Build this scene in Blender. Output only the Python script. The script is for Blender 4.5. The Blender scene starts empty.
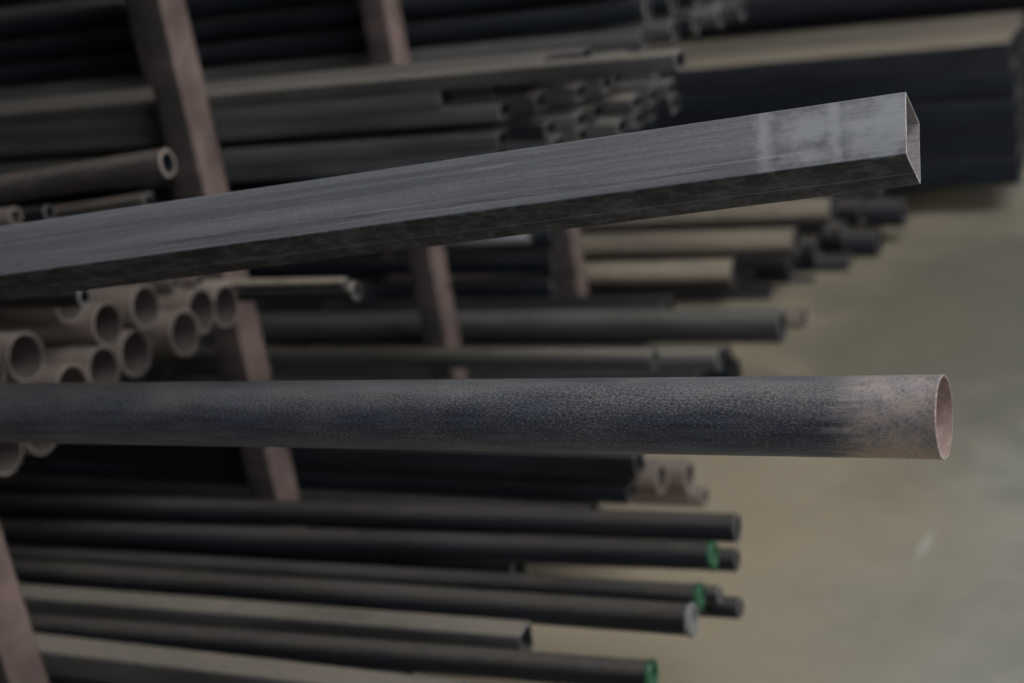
import bpy, bmesh, math, random
from mathutils import Vector, Matrix
random.seed(4)
S = bpy.context.scene
COL = S.collection

# ------------------------------------------------------------------ camera frame
F = 1422.0                       # focal length in pixels of the 1024x683 frame (50 mm lens)
H = 1.35                         # camera height
ax = -Vector((-3100, 0, F)).normalized()
az = Vector((652, 3900, F)).normalized()
az = -(az - ax*az.dot(ax)).normalized()
ay = az.cross(ax)                # ax, ay, az: world axes seen in camera coordinates (right, down, forward)
CAMPOS = Vector((0, 0, H))
def cam2world(c): return Vector((c.dot(ax), c.dot(ay), c.dot(az)))
def ray(px, py): return cam2world(Vector((px-512, py-341.5, F)))
def atY(px, py, y): r = ray(px, py); return CAMPOS + r*(y/r.y)
def atX(px, py, x): r = ray(px, py); return CAMPOS + r*(x/r.x)
def atZ(px, py, z): r = ray(px, py); return CAMPOS + r*((z-H)/r.z)

cam = bpy.data.cameras.new('camera'); cam.sensor_width = 36; cam.lens = F/1024*36
cam.clip_start = .05; cam.clip_end = 200
cam.dof.use_dof = True; cam.dof.focus_distance = 1.1; cam.dof.aperture_fstop = 4.0
co = bpy.data.objects.new('camera', cam); COL.objects.link(co); S.camera = co
R_ = cam2world(Vector((1,0,0))); D_ = cam2world(Vector((0,1,0))); N_ = cam2world(Vector((0,0,1)))
m = Matrix.Identity(4)
for i in range(3):
    m[i][0] = R_[i]; m[i][1] = -D_[i]; m[i][2] = -N_[i]; m[i][3] = CAMPOS[i]
co.matrix_world = m

# ------------------------------------------------------------------ materials
class NT:
    def __init__(s, name):
        s.m = bpy.data.materials.new(name); s.m.use_nodes = True
        s.t = s.m.node_tree; s.t.nodes.clear()
        s.out = s.t.nodes.new('ShaderNodeOutputMaterial'); s.b = s.t.nodes.new('ShaderNodeBsdfPrincipled')
        s.t.links.new(s.b.outputs[0], s.out.inputs[0])
    def n(s, kind, **kw):
        x = s.t.nodes.new('ShaderNode'+kind)
        for k, v in kw.items(): setattr(x, k, v)
        return x
    def l(s, a, b): s.t.links.new(a, b)
    def val(s, inp, v):
        if hasattr(v, 'links'): s.l(v, inp)
        else: inp.default_value = v
    def coord(s, which='Object'): return s.n('TexCoord').outputs[which]
    def mapping(s, vec, scale, loc=(0,0,0)):
        x = s.n('Mapping'); s.l(vec, x.inputs[0]); x.inputs['Scale'].default_value = scale; s.val(x.inputs['Location'], loc); return x.outputs[0]
    def noise(s, vec, scale, detail=3, rough=.55, dist=0):
        x = s.n('TexNoise'); s.l(vec, x.inputs['Vector']); x.inputs['Scale'].default_value = scale
        x.inputs['Detail'].default_value = detail; x.inputs['Roughness'].default_value = rough; x.inputs['Distortion'].default_value = dist
        return x.outputs['Fac']
    def ramp(s, v, lo, hi, a=0., b=1.):
        x = s.n('MapRange', interpolation_type='SMOOTHSTEP'); s.val(x.inputs[0], v)
        x.inputs[1].default_value = lo; x.inputs[2].default_value = hi; x.inputs[3].default_value = a; x.inputs[4].default_value = b
        return x.outputs[0]
    def math(s, op, a, b=0.):
        x = s.n('Math', operation=op); s.val(x.inputs[0], a); s.val(x.inputs[1], b); return x.outputs[0]
    def mix(s, f, a, b):
        x = s.n('Mix', data_type='RGBA'); s.val(x.inputs[0], f)
        for i, v in ((6, a), (7, b)):
            if hasattr(v, 'links'): s.l(v, x.inputs[i])
            else: x.inputs[i].default_value = (*v, 1)
        return x.outputs[2]
    def sep(s, vec):
        x = s.n('SeparateXYZ'); s.l(vec, x.inputs[0]); return x.outputs
    def done(s, col, rough=.5, metal=0., bump=None, bstr=.1, bdist=.001, spec=.5):
        s.val(s.b.inputs['Base Color'], col if hasattr(col, 'links') else (*col, 1)); s.val(s.b.inputs['Roughness'], rough); s.val(s.b.inputs['Metallic'], metal)
        s.b.inputs['Specular IOR Level'].default_value = spec
        if bump is not None:
            x = s.n('Bump'); x.inputs['Strength'].default_value = bstr; x.inputs['Distance'].default_value = bdist
            s.l(bump, x.inputs['Height']); s.l(x.outputs[0], s.b.inputs['Normal'])
        return s.m

def steel(name, base, dust=(.2,.17,.13), amount=.6, rough=.5, metal=0., rust=None, rust_amt=.3, nlo=.35, nhi=.95, spec=.22, side_shade=None):
    """Mill-scale steel with settled dust lying on the upper side and scattered grime/rust blotches."""
    k = NT(name); oc = k.coord()
    rnd = k.n('ObjectInfo').outputs['Random']
    off = k.n('CombineXYZ'); k.l(k.math('MULTIPLY', rnd, 37.), off.inputs[0])
    v = k.mapping(oc, (1, 4, 4), off.outputs[0])
    big = k.noise(v, 3, 4); fine = k.noise(k.mapping(oc, (6, 30, 30), off.outputs[0]), 6, 4, .7)
    c = k.mix(k.ramp(big, .3, .7), tuple(x*.7 for x in base), tuple(min(1, x*1.4) for x in base))
    if rust: c = k.mix(k.math('MULTIPLY', k.ramp(fine, .5, .72), rust_amt), c, rust)
    if side_shade:                                   # shade of the faces along the bays put into the colour, patchy dark grey
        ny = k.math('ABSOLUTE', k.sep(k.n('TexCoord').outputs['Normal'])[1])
        c = k.mix(k.math('MULTIPLY', k.ramp(ny, .7, .9), k.ramp(big, .25, .75, 1, .45)), c, side_shade)
    nz = k.sep(k.n('NewGeometry').outputs['Normal'])[2]
    d = k.math('MULTIPLY', k.ramp(nz, nlo, nhi), k.ramp(k.math('ADD', fine, k.math('MULTIPLY', big, .6)), .45, .95, .35, 1))
    d = k.math('MULTIPLY', d, k.ramp(rnd, 0, 1, amount*.6, amount))
    c = k.mix(d, c, dust)
    r = k.math('ADD', rough, k.math('MULTIPLY', d, .35))
    return k.done(c, r, metal, fine, .15, spec=spec)

M = {}
M['black'] = steel('dusty_black_steel', (.014,.015,.019), amount=.42, rough=.45)
M['blue'] = steel('blue_black_steel', (.011,.0145,.020), amount=.2, rough=.42)
M['grey'] = steel('dusty_grey_steel', (.07,.072,.075), dust=(.22,.2,.17), amount=.7, rough=.5)
M['sandy'] = steel('steel_under_sand_coloured_dust', (.018,.019,.023), dust=(.40,.335,.25), amount=1., rough=.5, nlo=.1, nhi=.75)
M['greysand'] = steel('steel_under_thin_sandy_dust', (.065,.065,.064), dust=(.22,.185,.145), amount=.9, rough=.5)
M['midgrey'] = steel('dull_grey_steel', (.040,.041,.042), dust=(.2,.185,.155), amount=.7, rough=.5)
M['sandcoat'] = steel('steel_coated_in_sandy_dust', (.03,.03,.03), dust=(.36,.295,.215), amount=1., rough=.6, nlo=-.5, nhi=.35)
M['scaly'] = steel('scaly_dark_steel', (.03,.029,.029), dust=(.2,.155,.125), amount=.8, rough=.7, rust=(.15,.10,.075), rust_amt=.7)
M['rustpipe'] = steel('brown_rusted_steel', (.15,.118,.10), dust=(.2,.165,.14), amount=.6, rough=.8, metal=0, rust=(.13,.085,.06), rust_amt=.5)
M['rustbore'] = steel('rusted_bore', (.055,.044,.039), amount=.2, rough=.85, metal=0, rust=(.09,.06,.045))
M['rustrim'] = steel('cut_rusted_rim', (.19,.155,.135), amount=.2, rough=.7, metal=0)
M['rim'] = steel('cut_steel_rim', (.22,.21,.2), amount=.2, rough=.4, metal=.5)
M['bore'] = steel('dark_bore', (.02,.02,.022), amount=.2, rough=.6)
M['zinc'] = steel('galvanised_steel', (.45,.47,.5), dust=(.4,.38,.35), amount=.4, rough=.4, metal=.5)
M['post'] = steel('red_oxide_primer', (.125,.088,.078), dust=(.2,.16,.13), amount=.4, rough=.75, metal=0, rust=(.16,.10,.06), rust_amt=.35, side_shade=(.038,.036,.035))
k = NT('green_plastic'); M['green'] = k.done((.006,.06,.02), .5)
k = NT('pale_plastic'); M['pale'] = k.done((.13,.13,.12), .5)

# foreground round pipe: dark blue mill scale, fine pale dust specks, rusty last hand's breadth
k = NT('speckled_blue_scale_pipe'); oc = k.coord(); x, y, z = k.sep(oc)[:3]
ang = k.math('ARCTAN2', z, k.math('MULTIPLY', y, -1.))          # 0 = camera side, +pi/2 = top
cx = k.n('CombineXYZ'); k.l(x, cx.inputs[0]); k.l(k.math('MULTIPLY', ang, .03), cx.inputs[1])
uv = cx.outputs[0]
spk = k.noise(k.mapping(uv, (.75, 1.9, 1)), 430, 3, .7); spk2 = k.noise(k.mapping(uv, (.8, 2., 1)), 850, 2, .6)
big = k.noise(k.mapping(uv, (1, 2.5, 1)), 9, 4, .6); streak = k.noise(k.mapping(uv, (1, 14, 1)), 14, 4, .65)
base = k.mix(k.ramp(streak, .35, .7), (.022,.030,.048), (.055,.078,.122))
topd = k.ramp(ang, .15, 1.2)                                     # more dust has settled on the top
dens = k.math('ADD', k.math('MULTIPLY', big, .16), k.math('MULTIPLY', topd, .05))
s1 = k.ramp(k.math('ADD', k.math('ADD', k.math('MULTIPLY', spk, .55), k.math('MULTIPLY', spk2, .45)), dens), .595, .69)
c = k.mix(k.math('MULTIPLY', s1, .8), base, (.29,.27,.24))
film = k.math('MULTIPLY', k.ramp(k.math('ADD', k.math('MULTIPLY', topd, .35), big), .45, 1.), .2)
c = k.mix(film, c, (.20,.185,.165))
edge = k.math('ADD', k.math('ADD', x, k.math('MULTIPLY', k.math('SUBTRACT', streak, .5), .09)), k.math('MULTIPLY', k.math('SUBTRACT', spk, .5), .05))
rm = k.ramp(edge, -.085, -.045)
rcl = k.math('ADD', k.math('MULTIPLY', k.noise(k.mapping(uv, (1, 1.4, 1)), 55, 6, .75), .7), k.math('MULTIPLY', spk, .3))
rustc = k.mix(k.ramp(ang, -.7, -.25), (.48,.34,.26), (.42,.34,.30))
rustc = k.mix(k.math('MULTIPLY', k.ramp(rcl, .44, .56, 0, .65), k.ramp(ang, -.5, 0, .25, 1)), rustc, (.20,.20,.225))
rustc = k.mix(k.ramp(k.math('ADD', k.math('MULTIPLY', spk, .6), k.math('MULTIPLY', rcl, .4)), .53, .60, 0, .75), rustc, (.075,.078,.09))
rustc = k.mix(k.ramp(k.noise(k.mapping(uv, (1.5, 1, 1)), 75, 4, .7), .55, .7, 0, .75), rustc, (.40,.29,.22))
rustc = k.mix(k.math('MULTIPLY', k.ramp(x, -.014, -.004), k.ramp(spk2, .5, .6, 0, .8)), rustc, (.06,.055,.055))
c = k.mix(k.math('MULTIPLY', rm, .93), c, rustc)
M['fgpipe'] = k.done(c, k.ramp(s1, 0, 1, .34, .7), .15, k.math('ADD', spk, s1), .2, .0006)
k = NT('pinkish_rusted_bore'); f = k.noise(k.coord(), 120, 4, .7)
M['fgbore'] = k.done(k.mix(k.ramp(f, .35, .7), (.26,.17,.145), (.37,.28,.25)), .65, .1, f, .3)
k = NT('sawn_rim'); f = k.noise(k.coord(), 200, 3, .7)
M['fgrim'] = k.done(k.mix(k.ramp(f, .4, .6), (.30,.17,.12), (.62,.58,.55)), .4, .4, f, .3)

# foreground square tube: grey mill finish with lengthwise draw marks and pale stains near the end
k = NT('grey_drawn_square_tube'); oc = k.coord(); x, y, z = k.sep(oc)[:3]
st = k.noise(k.mapping(oc, (1, 60, 60)), 2.2, 5, .65); st2 = k.noise(k.mapping(oc, (1, 22, 22)), 9, 4, .7)
cl = k.noise(k.mapping(oc, (1, 1.3, 1.3)), 45, 6, .7); fine = k.noise(k.mapping(oc, (1, 2.5, 2.5)), 180, 3, .7)
c = k.mix(k.ramp(st, .3, .7), (.10,.103,.11), (.185,.19,.20))
c = k.mix(k.ramp(st2, .55, .75, 0, .6), c, (.27,.275,.28))
c = k.mix(k.ramp(fine, .35, .7, 0, .3), c, (.06,.06,.062))
dark = k.math('MULTIPLY', k.ramp(k.math('ABSOLUTE', k.math('ADD', z, .0155)), .0012, .0045, 1, 0), k.ramp(st2, .4, .6))
c = k.mix(k.math('MULTIPLY', dark, .6), c, (.05,.052,.056))
for z0, w0, st0 in ((-.0128, .0009, .35), (-.0190, .0006, .3), (.0205, .0006, .25)):
    ln = k.math('MULTIPLY', k.ramp(k.math('ABSOLUTE', k.math('SUBTRACT', z, z0)), w0*.3, w0, 1, 0), k.ramp(st2, .4, .6))
    c = k.mix(k.math('MULTIPLY', ln, st0), c, (.4,.4,.41))
def blob(x0, z0, rx, rz, lo=.2, hi=1.5):
    a = k.math('DIVIDE', k.math('SUBTRACT', x, x0), rx); b = k.math('DIVIDE', k.math('SUBTRACT', z, z0), rz)
    d = k.math('SQRT', k.math('ADD', k.math('MULTIPLY', a, a), k.math('MULTIPLY', b, b)))
    return k.ramp(k.math('ADD', d, k.math('MULTIPLY', k.math('SUBTRACT', cl, .5), 3.2)), lo, hi, 1, 0)
front = k.ramp(y, -.0255, -.024, 1, 0)                          # stains lie on the upper face only
pat = blob(-.078, .006, .018, .013)
for a in ((-.075, -.017, .024, .008), (-.108, 0, .007, .04), (-.018, .002, .035, .03), (-.055, 0, .006, .04)):
    pat = k.math('MAXIMUM', pat, blob(*a))
pat = k.math('MULTIPLY', pat, front)
c = k.mix(k.math('MULTIPLY', pat, .5), c, (.36,.37,.375))
under = k.ramp(z, -.0255, -.024, 1, 0)                           # underside's shade put into the colour, patchy near-black
under_shade = k.math('MULTIPLY', under, k.ramp(k.math('ADD', cl, k.math('MULTIPLY', st, .4)), .5, .8, .45, .95))
c = k.mix(under_shade, c, (.014,.014,.015))
seam = k.math('MULTIPLY', under, k.ramp(k.math('ABSOLUTE', k.math('SUBTRACT', y, .004)), .0004, .0014, 1, 0))
c = k.mix(k.math('MULTIPLY', seam, .5), c, (.2,.2,.2))
M['fgtube'] = k.done(c, k.ramp(cl, .3, .7, .45, .62), .1, k.math('ADD', st, fine), .12, .0006, spec=.3)
k = NT('grey_tube_bore'); f = k.noise(k.mapping(k.coord(), (1, 8, 8)), 40, 4, .7)
M['fgtubebore'] = k.done(k.mix(k.ramp(f, .3, .7), (.17,.15,.145), (.3,.27,.26)), .5, .3)
k = NT('square_tube_cut'); f = k.noise(k.coord(), 250, 3, .7)
M['fgtuberim'] = k.done(k.mix(k.ramp(f, .4, .6), (.26,.19,.16), (.55,.52,.5)), .4, .4)

# floor: worn grey concrete, sandy dust swept up along the rack
k = NT('concrete_floor'); oc = k.coord(); x, y, z = k.sep(oc)[:3]
n1 = k.noise(oc, 1.3, 5, .6); n2 = k.noise(oc, 5, 5, .65); n3 = k.noise(oc, 30, 4, .7)
c = k.mix(k.ramp(n2, .3, .7), (.185,.18,.15), (.275,.262,.222))
c = k.mix(k.ramp(n1, .35, .65, 0, .55), c, (.21,.213,.185))
sand = k.ramp(k.math('ADD', x, k.math('MULTIPLY', k.math('SUBTRACT', n1, .5), .9)), -.75, -.1, 1, 0)
c = k.mix(k.math('MULTIPLY', sand, .7), c, (.34,.265,.17))
c = k.mix(k.ramp(n3, .55, .75, 0, .3), c, (.17,.16,.135))
st_ = atZ(965, 315, 0)
sd = k.math('SQRT', k.math('ADD', k.math('POWER', k.math('DIVIDE', k.math('SUBTRACT', x, st_.x), .42), 2.), k.math('POWER', k.math('DIVIDE', k.math('SUBTRACT', y, st_.y), .75), 2.)))
c = k.mix(k.ramp(k.math('ADD', sd, k.math('MULTIPLY', k.math('SUBTRACT', n2, .5), 1.4)), .5, 1.5, .75, 0), c, (.135,.128,.095))   # soft darker olive patch
sc = atZ(925, 545, 0)
u = k.math('ADD', k.math('MULTIPLY', k.math('SUBTRACT', x, sc.x), 1.), k.math('MULTIPLY', k.math('SUBTRACT', y, sc.y), -.1))
w_ = k.math('SUBTRACT', k.math('MULTIPLY', k.math('SUBTRACT', y, sc.y), 1.), k.math('MULTIPLY', k.math('SUBTRACT', x, sc.x), -.1))
sd = k.math('SQRT', k.math('ADD', k.math('POWER', k.math('DIVIDE', w_, .06), 2.), k.math('POWER', k.math('DIVIDE', u, .012), 2.)))
c = k.mix(k.ramp(k.math('ADD', sd, k.math('MULTIPLY', n3, .8)), .5, 1.8, .35, 0), c, (.55,.53,.48))   # pale scuff
M['floor'] = k.done(c, .8, 0, n3, .2, .003, spec=.25)
k = NT('dark_wall_cladding'); oc = k.coord()
M['wall'] = k.done(k.mix(k.ramp(k.noise(oc, 2, 4), .3, .7), (.012,.012,.014), (.025,.025,.028)), .8)
k = NT('roof_cladding'); oc = k.coord()
M['roof'] = k.done(k.mix(k.ramp(k.noise(oc, 2, 4), .3, .7), (.03,.03,.03), (.05,.05,.05)), .8)
k = NT('grey_timber'); oc = k.coord()
M['timber'] = k.done(k.mix(k.noise(k.mapping(oc, (30, 1, 30)), 3, 4), (.06,.045,.03), (.15,.115,.08)), .85)

# ------------------------------------------------------------------ mesh helpers
def finish(name, bm, mats, smooth_angle=40):
    me = bpy.data.meshes.new(name)
    bmesh.ops.recalc_face_normals(bm, faces=bm.faces)
    for f in bm.faces: f.smooth = True
    for e in bm.edges:
        if len(e.link_faces) == 2 and e.calc_face_angle(0) > math.radians(smooth_angle): e.smooth = False
    bm.to_mesh(me); bm.free()
    for mm in mats: me.materials.append(mm)
    return me
def link(name, me, parent=None):
    o = bpy.data.objects.new(name, me); COL.objects.link(o)
    if parent: o.parent = parent
    return o
def tag(o, label, cat, group=None):
    o['label'] = label; o['category'] = cat
    if group: o['group'] = group
    return o
def circle(r, n): return [(r*math.cos(2*math.pi*i/n), r*math.sin(2*math.pi*i/n)) for i in range(n)]
def rrect(w, h, r, seg=4):
    p = []
    for cx, cy, a0 in ((w/2-r, h/2-r, 0), (-w/2+r, h/2-r, 90), (-w/2+r, -h/2+r, 180), (w/2-r, -h/2+r, 270)):
        for i in range(seg+1):
            a = math.radians(a0 + 90*i/seg); p.append((cx+r*math.cos(a), cy+r*math.sin(a)))
    return p
def hollow(outer, inner, L, chamfer=.0006, cuts=1, mid=None):
    """Hollow section: cut end at x=0, running to x=-L; material 0 outside, 1 bore, 2 cut rims."""
    bm = bmesh.new(); n = len(outer)
    s = lambda p, k: tuple(a*k for a in p)
    ref = max(abs(a) for p in outer for a in p); ks = 1 - chamfer/ref
    rings = [([s(p, ks) for p in outer], 0.)] + [(outer, -chamfer - (L-2*chamfer)*i/cuts) for i in range(cuts+1)] + [([s(p, ks) for p in outer], -L)] + [(inner, -L), (inner, 0.)]
    V = [[bm.verts.new((x, a, b)) for a, b in pts] for pts, x in rings]
    R = len(V)
    for j in range(R):
        a, b = V[j], V[(j+1) % R]
        for i in range(n):
            f = bm.faces.new((a[i], a[(i+1)%n], b[(i+1)%n], b[i]))
            f.material_index = 1 if j == R-2 else (0 if 1 <= j <= cuts else 2)
    return bm
cache = {}
def pipe_mesh(d, wall, L, mats, n=40):
    key = ('p', round(d,4), wall, round(L,2), tuple(mats))
    if key not in cache:
        cache[key] = finish('pipe', hollow(circle(d/2, n), circle(d/2-wall, n), L), [M[x] for x in mats])
    return cache[key]
def tube_mesh(w, h, wall, L, mats, r=.003):
    key = ('t', w, h, wall, round(L,2), tuple(mats), r)
    if key not in cache:
        cache[key] = finish('tube', hollow(rrect(w, h, r), rrect(w-2*wall, h-2*wall, max(r-wall, .0008)), L), [M[x] for x in mats], 25)
    return cache[key]
def orient(o, end, direction, roll=0.):
    """Put the cut end at 'end'; the length runs along 'direction' (towards -X local)."""
    x = -Vector(direction).normalized(); y = Vector((0,0,1)).cross(x).normalized(); z = x.cross(y)
    R = Matrix((x, y, z)).transposed().to_4x4() @ Matrix.Rotation(roll, 4, 'X')
    o.matrix_world = Matrix.Translation(end) @ R
    return o
def box(bm, x0, x1, y0, y1, z0, z1, bev=0):
    r = bmesh.ops.create_cube(bm, size=1)
    bmesh.ops.scale(bm, vec=(x1-x0, y1-y0, z1-z0), verts=r['verts'])
    bmesh.ops.translate(bm, vec=((x0+x1)/2, (y0+y1)/2, (z0+z1)/2), verts=r['verts'])
    if bev:
        es = list({e for v in r['verts'] for e in v.link_edges})
        bmesh.ops.bevel(bm, geom=es, offset=bev, segments=2, affect='EDGES')
    return bm
BROWN = ('rustpipe', 'rustbore', 'rustrim'); BLACK = ('black', 'bore', 'rim'); BLUE = ('blue', 'bore', 'rim')
GREY = ('grey', 'bore', 'rim'); SAND = ('sandy', 'bore', 'rim')
COAT = ('sandcoat', 'bore', 'rim'); DIM = ('greysand', 'bore', 'rim')
LEFT = Vector((-1, 0, 0))

def round_pipe(end, d, label, mats=BLACK, L=5., direction=LEFT, group=None, wall=.003, roll=None, name='steel_pipe', cat='pipe'):
    o = link(name, pipe_mesh(d, wall, L, mats)); orient(o, end, direction, random.uniform(-3, 3) if roll is None else roll)
    return tag(o, label, cat, group)
def square_tube(end, w, h, label, mats=BLACK, L=5., direction=LEFT, group=None, wall=.002, roll=0., name='square_tube', r=.003):
    o = link(name, tube_mesh(w, h, wall, L, mats, r)); orient(o, end, direction, roll)
    return tag(o, label, 'metal tube', group)
def cap(parent, d, mat, name='end_cap', label=None):
    """Plastic collar cap pushed over the pipe end."""
    bm = bmesh.new(); n = 40
    prof = [(-.004, d/2+.0002), (-.004, d/2+.0018), (.001, d/2+.0018), (.003, d/2+.0004), (.003, d/2-.006), (-.004, d/2-.008), (-.004, .0005)]
    V = [[bm.verts.new((x, r*math.cos(2*math.pi*i/n), r*math.sin(2*math.pi*i/n))) for i in range(n)] for x, r in prof]
    for a, b in zip(V, V[1:]):
        for i in range(n): bm.faces.new((a[i], a[(i+1)%n], b[(i+1)%n], b[i]))
    bm.faces.new(V[-1])
    o = link(name, finish(name, bm, [M[mat]]), parent)
    if label: o['label'] = label
    return o

# ------------------------------------------------------------------ setting
def structure(name, bm, mat):
    o = link(name, finish(name, bm, [M[mat]])); o['kind'] = 'structure'; return o
bm = bmesh.new(); box(bm, -9, 16, -3, 11, -.2, 0); structure('floor', bm, 'floor')
bm = bmesh.new(); box(bm, -9.2, 9, 11, 11.2, -.2, 4.6); structure('wall_back', bm, 'wall')
bm = bmesh.new(); box(bm, -9.2, -9, -5, 11, -.2, 4.6); structure('wall_left', bm, 'wall')
FX0, FZ0 = 3.0, 1.8
SKX0, SKX1, SKY0, SKY1 = .75, 5.0, .1, 3.3         # unseen roof opening over the aisle, sized to steer the light
bm = bmesh.new()
box(bm, -9.2, SKX0, -3, 11.2, 4.6, 4.75); box(bm, SKX1, 9.2, -3, 11.2, 4.6, 4.75)
box(bm, SKX0, SKX1, -3, SKY0, 4.6, 4.75); box(bm, SKX0, SKX1, SKY1, 11.2, 4.6, 4.75)
structure('ceiling', bm, 'roof')
bm = bmesh.new(); box(bm, -9.2, FX0, -3.2, -3, -.2, 4.6); box(bm, 7, 9, -3.2, -3, -.2, 4.6); box(bm, FX0, 7, -3.2, -3, 4.3, 4.6); box(bm, FX0, 7, -3.2, -3, -.2, FZ0); structure('wall_front', bm, 'wall')   # unseen high opening behind the camera, shaped to keep low light out
bm = bmesh.new(); box(bm, 9, 9.2, 2.5, 11.2, -.2, 4.6); box(bm, 9, 9.2, -3.2, 2.5, 3.9, 4.6); box(bm, 9, 9.2, -3.2, 2.5, -.2, 1.6); structure('wall_right', bm, 'wall')   # another unseen high opening, shaped the same way for the light

# ------------------------------------------------------------------ rack: uprights and beams
XF, XB, XD, XC = -1.53, -2.14, -3.3, -5.1
YS = [.56, 1.29, 1.99, 2.735, 3.545, 4.33]
rack = bpy.data.objects.new('storage_rack', None); COL.objects.link(rack); rack.location = (XF, YS[0], 0)
tag(rack, 'tall rack of rusty red-brown square uprights holding the pipes and tubes in bays', 'rack')
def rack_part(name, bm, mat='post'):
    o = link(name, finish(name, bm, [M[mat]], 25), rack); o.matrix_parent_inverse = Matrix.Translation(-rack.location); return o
TOP = 2.9
for X in (XF, XB, XD, XC):
    for i, Y in enumerate(YS):
        if (X == XF and Y > 4) or (X == XB and i < 3) or (X == XD and i > 2): continue
        bm = hollow(rrect(.07, .06, .005), rrect(.062, .052, .003), TOP)      # built along X, then stood up
        bmesh.ops.rotate(bm, verts=bm.verts, cent=(0,0,0), matrix=Matrix.Rotation(math.radians(90), 3, 'Y'))
        bmesh.ops.translate(bm, verts=bm.verts, vec=(X, Y, 0))
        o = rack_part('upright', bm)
        bm = bmesh.new(); box(bm, X-.07, X+.07, Y-.07, Y+.07, 0, .008, .002)
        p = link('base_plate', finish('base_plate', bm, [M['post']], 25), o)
for X, Y0, Y1 in ((XF, YS[0], YS[-1]), (XB, YS[3], YS[-1]), (XD, YS[0], YS[2]), (XC, YS[0], YS[-1])):
    bm = bmesh.new(); box(bm, X-.03, X+.03, Y0-.035, Y1+.035, TOP, TOP+.06, .004); rack_part('top_beam', bm)
for Y in (YS[0], YS[-1]):
    bm = bmesh.new(); box(bm, XC-.03, XF+.03, Y-.03, Y+.03, TOP+.06, TOP+.12, .004); rack_part('tie_rail', bm)
def beam(X, i, ztop, h=.05):
    bm = bmesh.new(); box(bm, X-.025, X+.025, YS[i]+.035, YS[i+1]-.035, ztop-h, ztop, .003); rack_part('cross_beam', bm, 'black')

# ------------------------------------------------------------------ the two sharp pieces in front
C = CAMPOS + Vector((-0.1733, 1.0864, -0.2697)); TD = Vector((-0.99167, -0.11651, -0.05496))
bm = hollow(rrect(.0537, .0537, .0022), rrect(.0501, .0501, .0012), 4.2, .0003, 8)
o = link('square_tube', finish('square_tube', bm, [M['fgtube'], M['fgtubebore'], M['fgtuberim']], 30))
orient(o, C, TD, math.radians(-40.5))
for vv in o.data.vertices:                                       # slightly oblique saw cut
    if vv.co.x > -.01: vv.co.x += .098*vv.co.y + .05*vv.co.z
tag(o, 'large grey square steel tube turned on edge, with pale stains near its cut end', 'metal tube')
fgt = o
PD = cam2world(Vector((-2650, 62, F)).normalized())
PE = CAMPOS + ray(944.5, 417)/F*1.0
bm = hollow(circle(.0298, 96), circle(.0286, 96), 4.2, .0003, 8)
o = link('steel_pipe', finish('steel_pipe', bm, [M['fgpipe'], M['fgbore'], M['fgrim']]))
orient(o, PE, PD, 0)
tag(o, 'large dark blue speckled round pipe in front with a rusty open end', 'pipe')
def z_at(P, D, x): return (P + D*((x-P.x)/D.x))
for X in (XF, XC):
    beam(X, 0, z_at(PE, PD, X).z-.0301)
    beam(X, 0, z_at(C, TD, X).z-.0378, .03)

# ------------------------------------------------------------------ brown rusty pipes, bay behind the front uprights
g = 'rusty brown pipes in the left pile'
brown = [  # end centre (height below the camera), diameter, words
 (-1.4760, 1.6138, -0.6183, 0.0676, 'open rusty brown pipe just right of the small pale-rimmed pipe on the pile'),
 (-1.4550, 1.6833, -0.6168, 0.0692, 'open rusty brown pipe topmost in the pile, close under the grey square tube'),
 (-1.4416, 1.7982, -0.6671, 0.0742, 'open rusty brown pipe second from the right, beneath two small brown tubes'),
 (-1.4473, 1.8703, -0.6853, 0.0730, 'rightmost open rusty brown pipe of the pile, overlapping the rack upright'),
 (-1.4258, 1.7240, -0.6768, 0.0737, 'open rusty brown pipe lower right in the pile, below the rightmost pair'),
 (-1.4683, 1.6493, -0.6810, 0.0738, 'open rusty brown pipe in the middle of the pile, just above the blue pipe'),
 (-1.4726, 1.5761, -0.6775, 0.0703, 'rusty brown pipe half hidden by the blue pipe, left of the lone middle one'),
 (-1.4746, 1.5057, -0.6768, 0.0684, 'rusty brown pipe showing only its top rim above the blue pipe'),
 (-1.5125, 1.4703, -0.6142, 0.0731, 'open rusty brown pipe standing whole at the left picture edge'),
 (-1.5000, 1.3760, -0.6070, 0.0700, 'rusty brown pipe cut off by the left picture edge above the blue pipe'),
 (-1.4987, 1.5720, -0.5664, 0.0633, 'shadowed brown pipe under the grey square tube, behind the small pale-rimmed pipe'),
 (-1.5000, 1.3715, -0.7198, 0.0655, 'brown pipe hanging lowest below the blue pipe at the left edge'),
 (-1.5000, 1.4464, -0.7252, 0.0647, 'brown pipe just peeping out below the blue pipe, right of the lowest one'),
]
for X, Y, z, d, w in brown:
    round_pipe(Vector((X, Y, H+z)), d, w, BROWN, 4.5, group=g, wall=.0025)
for X in (XD, XC): beam(X, 1, H-.759)
o = round_pipe(Vector((-1.4284, 1.5303, H-0.5440)), 0.0291, 'small pipe with a pale bluish-white rim lying on the brown pile', ('black', 'blue', 'rim'), 4.2, wall=.004)
square_tube(Vector((-1.4819, 1.8603, H-0.6343)), .023, .021, 'small rusty brown square tube on the pile, right one of two', BROWN, 4., group='small brown square tubes on the pile')
square_tube(Vector((-1.4749, 1.7920, H-0.6153)), .023, .021, 'small rusty brown square tube on the pile, left one of two', BROWN, 4., group='small brown square tubes on the pile')
round_pipe(Vector((-1.2281, 1.9389, H-0.6866)), 0.0310, 'slim grey pipe with a small open end passing in front of the rack upright', SAND, 4.2)
round_pipe(Vector((-1.2342, 1.9232, H-0.6667)), 0.0190, 'slim grey pipe lying just behind the longer slim one, ending a little shorter', SAND, 4.2)
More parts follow.
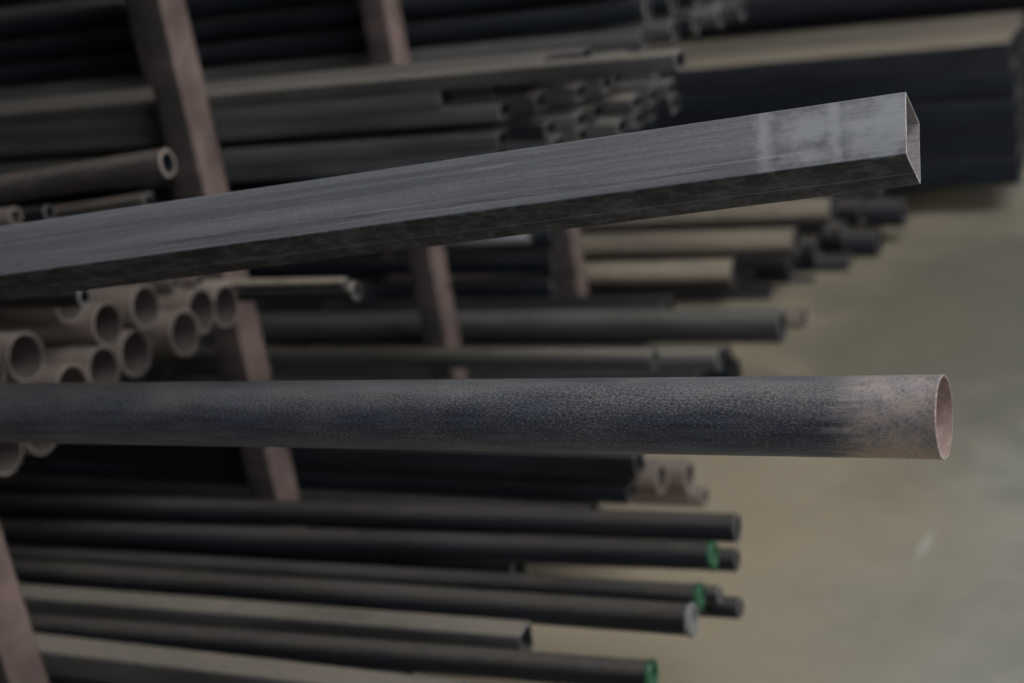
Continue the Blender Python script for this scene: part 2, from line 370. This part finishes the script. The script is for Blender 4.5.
# upper left
round_pipe(atY(168, 163, 1.7), .044, 'rough scaly pipe with a pale-rimmed open end in front of the upright', ('scaly', 'blue', 'rustrim'), 4., direction=TD, wall=.005)
round_pipe(atY(50, 213, 1.66), .028, 'short dark pipe end peeping over the grey square tube near the left edge', BLACK, 3.6, direction=TD)
round_pipe(atY(16, 217, 1.55), .03, 'pale brownish pipe end at the left edge, just above the square tube', BROWN, 3.6, direction=TD)
square_tube(atY(150, 203, 1.78), .03, .03, 'dim brownish square tube just above the grey square tube, below the scaly pipe', ('scaly', 'bore', 'rim'), 3.6, direction=TD)

# ------------------------------------------------------------------ lowest bay
g = 'dark pipes of the lowest bay'
def low(px, py, z): return atZ(px, py, H+z)
low_list = [
 (738, 528, -1.05, .045, BLACK, None, 'black pipe topmost of the lowest layer, longest towards the floor', (240, 512)),
 (713, 556, -1.05, .043, BLACK, 'green', 'black pipe with a green end ring, second from the top of the lowest layer', (240, 539)),
 (738, 560, -1.087, .036, BLACK, None, 'black pipe stub showing past the end of the green-ringed second pipe', 'same'),
 (700, 597, -1.05, .037, BLACK, 'green', 'black pipe with a bright green cap, just above the white-ended pipe', (240, 570)),
 (720, 594, -1.058, .025, BLACK, None, 'thin dark pipe stub tucked behind the bright green cap', 'same'),
 (692, 620, -1.05, .044, BLACK, 'pale', 'black pipe with a whitish end below the bright green cap', (240, 588)),
 (741, 608, -1.09, .032, BLACK, None, 'dark pipe stub reaching furthest right, behind the whitish pipe end', 'same'),
 (652, 676, -1.05, .040, BLACK, 'green', 'black pipe with a dark green cap at the bottom picture edge', (240, 643)),
]
for px, py, z, d, mats, c, w, p2 in low_list:
    e = low(px, py, z)
    if p2 != 'same': dr = (low(p2[0], p2[1], z)-e).normalized()
    o = round_pipe(e, d, w, mats, 4.6, dr)
    if c: cap(o, d, c, label={'green': 'green plastic end cap', 'pale': 'whitish plastic end cap'}[c])

e = low(527, 641, -1.05); q = low(240, 618, -1.05)
square_tube(e, .042, .042, 'square tube with sandy dust on top, shortest of the lowest layer', DIM, 4.4, (q-e).normalized(), r=.006)
square_tube(low(462, 704, -1.06), .046, .046, 'dusty grey square tube at the bottom picture edge, nearest of the lowest layer', DIM, 4.4, r=.006)
for X in (XD, XC): beam(X, 1, H-1.107)

# middle of the lower level, bay behind the second upright
round_pipe(atZ(655, 359, H-.96), .04, 'dusty dark pipe just above the blue pipe, ending left of a brighter stub', DIM, 4.6)
round_pipe(atZ(720, 359, H-1.0), .043, 'dusty brown-topped pipe stub just above the blue pipe, right of the shorter pipe', DIM, 4.6)
for X in (XB, XC): beam(X, 2, H-1.024)
square_tube(atY(640, 463, 2.10), .046, .046, 'dark square tube ending just below the blue pipe, left of the rusty open ends', BLACK, 4.6)
square_tube(atY(632, 492, 2.10), .04, .03, 'dark flat tube in shadow below the square one, beneath the blue pipe', BLUE, 4.6)
round_pipe(atY(662, 478, 2.17), .058, 'brownish open pipe end below the blue pipe, next to the dark square tube', BROWN, 4.6, wall=.006)
round_pipe(atY(690, 476, 2.25), .062, 'brownish open pipe with a thick ring end just below the blue pipe', BROWN, 4.6, wall=.008)
round_pipe(atY(706, 497, 2.28), .04, 'short pinkish pipe stub below the thick ring end, above the topmost black pipe', BROWN, 4.6, wall=.005)

# bay between the second and third far uprights: big grey pipe
round_pipe(atY(783, 326, 2.95), .078, 'thick grey dusty pipe at mid picture, ending over the floor', ('midgrey', 'bore', 'rim'), 4.8, wall=.004)
round_pipe(atY(804, 318, 3.1), .05, 'dull brown pipe end sticking out behind the thick grey pipe', ('rustpipe', 'rustbore', 'rustrim'), 4.8)
for X in (XB, XC): beam(X, 3, atY(783, 326, 2.95).z-.0395)
round_pipe(atY(530, 237, 2.55), .026, 'short pale grey pipe end just under the grey square tube', ('zinc', 'bore', 'rim'), 3.2)

# far lower bays: sandy pipes and a dark cluster of open ends
far = [
 (735, 272, 3.64, .082, COAT, 'sandy dusted pipe with its end above the thick grey pipe, shortest of three'),
 (796, 242, 3.66, .08, COAT, 'sandy dusted pipe, middle of three between thick grey pipe and square tube'),
 (832, 211, 3.72, .078, COAT, 'sandy dusted pipe directly under the grey square tube, longest of three'),
 (752, 284, 3.75, .086, BLACK, 'dark open pipe end in shadow just above the thick grey pipe end'),
 (792, 268, 3.84, .086, BLACK, 'dark open pipe end in the far cluster, under the middle sandy pipe'),
 (818, 250, 3.93, .086, BLACK, 'dark open pipe end in the far cluster, right of the middle sandy pipe'),
 (826, 222, 3.98, .086, BLACK, 'dark pipe end in the far cluster, just below the longest sandy pipe'),
 (846, 236, 4.02, .086, BLACK, 'dark pipe end in the far cluster, beside the floor below the square tube'),
 (862, 212, 4.1, .086, BLACK, 'dark pipe end in the far cluster, below the square tube, second from the right'),
 (776, 300, 3.72, .086, BLACK, 'dark pipe end lowest in the far cluster, just above the thick grey pipe'),
 (818, 290, 3.84, .086, BLACK, 'dark pipe end low in the far cluster, above the tip of the thick grey one'),
 (852, 268, 3.95, .086, BLACK, 'dark pipe end low in the far cluster, at the edge of the sandy floor'),
 (880, 242, 4.06, .086, BLACK, 'dark pipe end low on the right of the far cluster, over the floor'),
 (906, 212, 4.17, .086, BLACK, 'dark pipe end lowest at the right tip of the far cluster'),
 (882, 194, 4.25, .086, BLACK, 'dark pipe end at the right tip of the far cluster, under the square tube'),
]
for px, py, Y, d, mats, w in far: round_pipe(atY(px, py, Y), d, w, mats, 5., wall=.005)

# ------------------------------------------------------------------ upper bundle of flat tubes behind the second upright
ORD = ['first','second','third','fourth','fifth','sixth','seventh','eighth','ninth','tenth','eleventh','twelfth']
zt = atY(230, 98, 2.06).z
for r, cols in enumerate((3, 5, 6, 7, 7)):
    z = zt - .028*r - (.018 if r > 2 else 0)
    for k in range(cols):
        X = -.93 + random.uniform(-.03, .03) + .026*k
        if k == 0: X = (-.66, -1.06, -.96, -.97, -.98)[r]
        if k == 1 and r < 2: X = (-.9, -.99)[r]
        square_tube(Vector((X, 2.055 + .05*k + random.uniform(-.001, .001), z)), .046, .026,
            'dark flat tube in the upper bundle, %s from front, %s row down' % (ORD[k], ORD[r]),
            DIM if r == 0 else GREY if k == 0 else random.choice((GREY, GREY, DIM, BLACK)), 4.6 + X, group='flat tubes in the upper bundle')
for X in (XB, XC): beam(X, 2, zt - .028*4 - .018 - .0135)
# next bundle deeper, cut by the top picture edge
P = atY(648, 38, 2.83)
for r in range(4):
    for k in range(5):
        X = P.x + .036*k + random.uniform(-.018, .018) - .01*r
        round_pipe(Vector((X, 2.83 + .07*k, P.z + .058*r)), .05,
            'dark pipe in the bundle at the top edge, %s from front, %s row up' % (ORD[k], ORD[r]),
            random.choice((DIM, GREY, BLACK)) if r == 0 else (BLUE if k < 2 else random.choice((BLUE, GREY, BLACK))), 4.8, group='pipes in the top bundle', wall=.005)
for X in (XB, XC): beam(X, 3, P.z - .0255)

# dark pipes added deep in the lower bays so the gaps read black
for i in range(9):
    round_pipe(Vector((-.93 - .03*(i % 3), 2.09 + .066*i, H-1.18)), .064, 'added black pipe in deep shadow under the blue pipe, %s from the front' % ORD[i], BLACK, 4., group='added dark pipes under the blue pipe')
for i in range(9):
    round_pipe(Vector((-.93 + .012*i - .05*(i % 2) if i < 4 else -1.2, 2.83 + .072*i, H-1.27)), .07, 'added black pipe in shadow under the thick grey pipe, %s from the front' % ORD[i], BLUE, 4.2, group='added dark pipes under the thick grey pipe')
for X in (XB, XC): beam(X, 2, H-1.2125, .04); 

for i in range(7):
    round_pipe(Vector((-.98 - .03*(i % 3), 1.40 + .078*i, H-1.165)), .06, 'added black pipe in shadow beneath the green-ended pipes, %s from the front' % ORD[i], BLUE, 4., group='added dark pipes beneath the green-ended pipes')
for X in (XD, XC): beam(X, 1, H-1.1955, .04)
for py, wd in ((237, 'topmost'), (262, 'middle one'), (287, 'lowest')):
    round_pipe(atY(556, py, 3.45), .062, 'added black pipe in shadow between the two far uprights, %s of three' % wd, BLUE, 3.6, group='added dark pipes between the far uprights')
# heavy dark pipes added high in the last bay to shade the sandy ones
for r in range(3):
    for k in range(5):
        round_pipe(Vector((-1.25 - .03*k, 3.66 + .125*k, H-.50+.125*r)), .12, 'added heavy dark pipe high in the last bay, %s from the front, %s row up' % (ORD[k], ORD[r]), BLUE, 3.8, group='added heavy pipes high in the last bay', wall=.006)
for X in (XB, XC): beam(X, 4, H-.561)

# ------------------------------------------------------------------ far stack of wide tubes on bearers
sx = -.40
Yf = 4.39
for r in range(5):
    for k in range(3):
        square_tube(Vector((sx + random.uniform(-.012, .006), Yf + .08 + .166*k, .10 + .043 + .0875*r)), .16, .086,
            'wide dark tube in the far stack, %s row from floor, %s from front' % (ORD[r], ORD[k]),
            SAND if r == 4 else BLUE, 5.2, group='wide tubes in the far stack', wall=.004, r=.008)
for i, X in enumerate((-1.1, -4.)):
    bm = bmesh.new(); box(bm, X-.05, X+.05, Yf, Yf+.5, 0, .0995, .004)
    tag(link('timber_bearer', finish('timber_bearer', bm, [M['timber']], 25)), ('timber bearer under the far stack of wide tubes, near its right end', 'timber bearer under the far stack of wide tubes, deep in the rack')[i], 'timber')
for i in range(3):
    for j in range(4):
        round_pipe(Vector((-.1 - .1*i, 5.15 + .17*i, .085 + .166*j)), .16, 'thick dark pipe behind the far stack, %s from it, %s row up' % (ORD[i], ORD[j]), BLACK, 5.4, group='thick pipes behind the far stack', wall=.008)

# ------------------------------------------------------------------ light: overcast daylight through the unseen roof and wall openings
w = bpy.data.worlds.new('overcast_sky'); S.world = w; w.use_nodes = True
nt = w.node_tree; bg = nt.nodes['Background']
tc = nt.nodes.new('ShaderNodeTexCoord'); sx_ = nt.nodes.new('ShaderNodeSeparateXYZ'); mr = nt.nodes.new('ShaderNodeMapRange')
mr.inputs[1].default_value = -.04; mr.inputs[2].default_value = .04; mr.inputs[3].default_value = .12
mx = nt.nodes.new('ShaderNodeMix'); mx.data_type = 'RGBA'; mx.inputs[6].default_value = (.1, .09, .08, 1); mx.inputs[7].default_value = (.93, .96, 1, 1)   # dull ground below the horizon
nt.links.new(tc.outputs['Generated'], sx_.inputs[0]); nt.links.new(sx_.outputs[2], mr.inputs[0]); nt.links.new(mr.outputs[0], mx.inputs[0]); nt.links.new(mx.outputs[2], bg.inputs[0])
bg.inputs[1].default_value = 8
v = S.view_settings; v.view_transform = 'Standard'; v.look = 'None'; v.exposure = -.05; v.gamma = 1; v.use_curve_mapping = False
